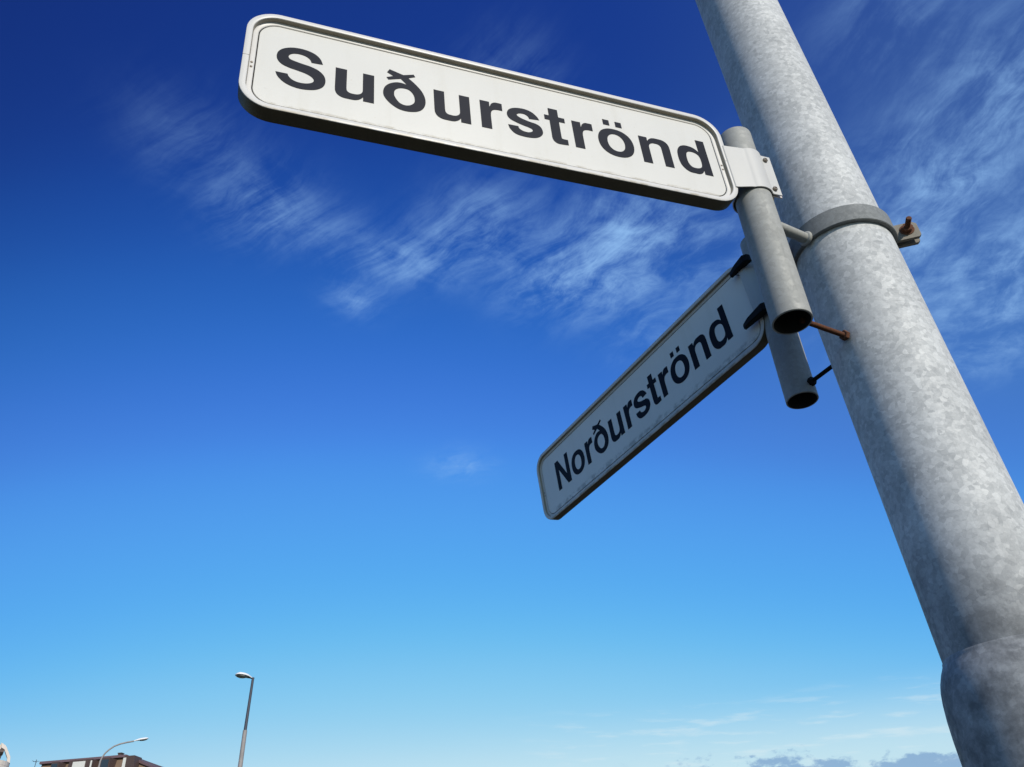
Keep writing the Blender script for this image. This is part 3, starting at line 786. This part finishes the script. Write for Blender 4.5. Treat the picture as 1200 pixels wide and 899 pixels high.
# dormers cut in the slope: dark cheek frame with a white or dark infill
for (px0, px1, white) in ((60, 70.5, False), (80.5, 109, True), (117.5, 129.5, False), (143.5, 158, True)):
    fp = bp(0, -INS - .12, 0)
    sL = (plane_pt(px0, 892, fp, ey) - org).dot(ex); sR = (plane_pt(px1, 892, fp, ey) - org).dot(ex)
    zt_ = zr - .16; zb_ = zr - HR + .1; y_ = -INS - .12
    bm = bmesh.new()
    poly = [bp(sL + .12, y_, zt_), bp(sR - .12, y_, zt_), bp(sR + .3, y_, zb_), bp(sL - .3, y_, zb_)]
    prism(bm, poly, ey * 0, ey * (INS + .1)); dm = obj('dormer', bm, MAT['brown_dark'], bld, smooth=None)
    if white:
        cuts = [(sL + .45, sR - .66), (sR - .18, sR - .06)] if px0 < 100 else [(sL + .06, sL + .30)]
        for a_, b_ in cuts:
            bm = bmesh.new(); prism(bm, [bp(a_, y_ - .05, zt_ - .14), bp(b_, y_ - .05, zt_ - .14), bp(b_ + .1, y_ - .05, zb_), bp(a_, y_ - .05, zb_)], ey * 0, ey * .04)
            obj('infill_panel', bm, MAT['wallw'], dm, smooth=None)
    else:
        bm = bmesh.new(); prism(bm, [bp(sL + .15, y_ - .04, zt_ - .15), bp(sR - .15, y_ - .04, zt_ - .15), bp(sR - .1, y_ - .04, zb_), bp(sL + .1, y_ - .04, zb_)], ey * 0, ey * .03)
        obj('window', bm, MAT['glass'], dm, smooth=None)
nfl = int((zr - HR) // 2.8)
for f in range(nfl):
    for i in range(5):
        a_ = 1.0 + i * (Lf + 1.0) / 5
        bm = bmesh.new(); z0_ = .9 + f * 2.8
        prism(bm, [bp(a_, -INS - .04, z0_), bp(a_ + 1.3, -INS - .04, z0_), bp(a_ + 1.3, -INS - .04, z0_ + 1.3), bp(a_, -INS - .04, z0_ + 1.3)], ey * 0, ey * .035)
        obj('window', bm, MAT['glass'], bld, smooth=None)

# pale block with balcony at the very left
DT = 62.0
tR = at_h(11.5, 895, DT); ttop = at_h(2.5, 870.5, DT).z
q1 = at_h(8, 880, DT); q0 = at_h(-60, 882, DT)
ex2 = Vector((q1.x - q0.x, q1.y - q0.y, 0)).normalized(); ey2 = Vector((-ex2.y, ex2.x, 0))
if ey2.dot(Vector((q1.x, q1.y, 0))) < 0: ey2 = -ey2
cor = Vector((q1.x, q1.y, 0))
def tp(a, b_, z_): return cor + ex2 * a + ey2 * b_ + EZ * z_
tmw = Matrix(((ex2.x, ey2.x, 0), (ex2.y, ey2.y, 0), (0, 0, 1))).to_4x4(); tmw.translation = tp(-5, 5, -.15)
tw = empty('apartment_building', tmw, 'pale pinkish concrete block with balcony, cut by the left picture edge', 'building')
bm = bmesh.new()
WX = (plane_pt(3.6, 876, tp(0, .8, 0), ey2) - cor).dot(ex2)
prism(bm, [tp(-9.5, .8, 0), tp(WX, .8, 0), tp(WX, 10, 0), tp(-9.5, 10, 0)], EZ * -.3, EZ * (ttop - .25))
obj('wall', bm, MAT['wallp'], tw, smooth=None)
bm = bmesh.new(); prism(bm, [tp(-9.7, .6, 0), tp(WX + .1, .6, 0), tp(WX + .1, 10.2, 0), tp(-9.7, 10.2, 0)], EZ * (ttop - .25), EZ * ttop)
obj('roof', bm, MAT['wallp'], tw, smooth=None)
zbal = at_h(10, 891.5, DT).z
bm = bmesh.new()
cen = tp(-.9, .9, 0); poly = [tp(-9.5, .9, 0), tp(-9.5, -.35, 0)]
poly += [cen + ex2 * (1.3 * math.sin(R(a))) - ey2 * (1.25 * math.cos(R(a))) for a in range(0, 95, 10)] + [tp(.35, 1.0, 0)]
prism(bm, poly, EZ * (zbal - .25), EZ * zbal); obj('balcony_slab', bm, MAT['wallp'], tw, smooth=None)
bm = bmesh.new(); prism(bm, poly, EZ * (zbal - 1.3), EZ * (zbal - .26)); obj('balcony_parapet', bm, MAT['wallp'], tw, smooth=None)
zaw = at_h(6, 881.2, DT).z
bm = bmesh.new(); box(bm, tp(-1.1, .25, zaw), ex2, ey2, EZ, 1.9, 1.1, .14); obj('awning', bm, MAT['brown_dark'], tw, smooth=None)
bm = bmesh.new(); box(bm, tp(-.62, .775, (zaw + zbal) / 2), ex2, ey2, EZ, .40, .04, zaw - zbal - .2); obj('window', bm, MAT['glass'], tw, smooth=None)
fpx = [(1.5, 870.5), (4.0, 871.5), (7.6, 875), (12.2, 887), (11.4, 894), (7.8, 894), (8.6, 888), (5.2, 878), (1.5, 876)]
bm = bmesh.new(); prism(bm, [plane_pt(x, y, tp(0, .45, 0), ey2) for x, y in fpx], ey2 * 0, ey2 * .3)
obj('corner_fin', bm, MAT['wallp'], tw, smooth=None)

# low house below the frame and its aerial
ap = at_h(42.5, 892, 70.0)
hm = Vector((ap.x, ap.y, -.15))
hs = empty('house', hm, 'low pale house under the rooftop aerial, left of the brown mansard building', 'house')
bm = bmesh.new(); wbox(bm, hm.x - 4, hm.x + 3.5, hm.y - 4, hm.y + 4, -.3, 8.0); obj('wall', bm, MAT['wallw'], hs, smooth=None)
bm = bmesh.new()
for sgn in (1,):
    prism(bm, [Vector((hm.x - 4.3, hm.y - 4.3, 8.003)), Vector((hm.x + 3.8, hm.y - 4.3, 8.003)), Vector((hm.x - .2, hm.y - 4.3, 10.2))], EY * 0, EY * 8.6)
obj('roof', bm, MAT['brown'], hs, smooth=None)
ae = empty('roof_aerial', Vector((ap.x, ap.y, 10.05)), 'thin television aerial showing just left of the brown roof', 'aerial')
bm = bmesh.new(); tube(bm, [Vector((ap.x, ap.y, 10.0)), Vector((ap.x, ap.y, ap.z + .1))], .022, 8); obj('mast', bm, MAT['lamp_dark'], ae)
bm = bmesh.new(); c = Vector((ap.x, ap.y, ap.z - .02)); tube(bm, [c - EX * .22, c + EX * .22], .014, 6); tube(bm, [c - EX * .12 - EY * .3 - EZ * .001, c - EX * .12 + EY * .3 - EZ * .001], .012, 6)
obj('crossbar', bm, MAT['lamp_dark'], ae)
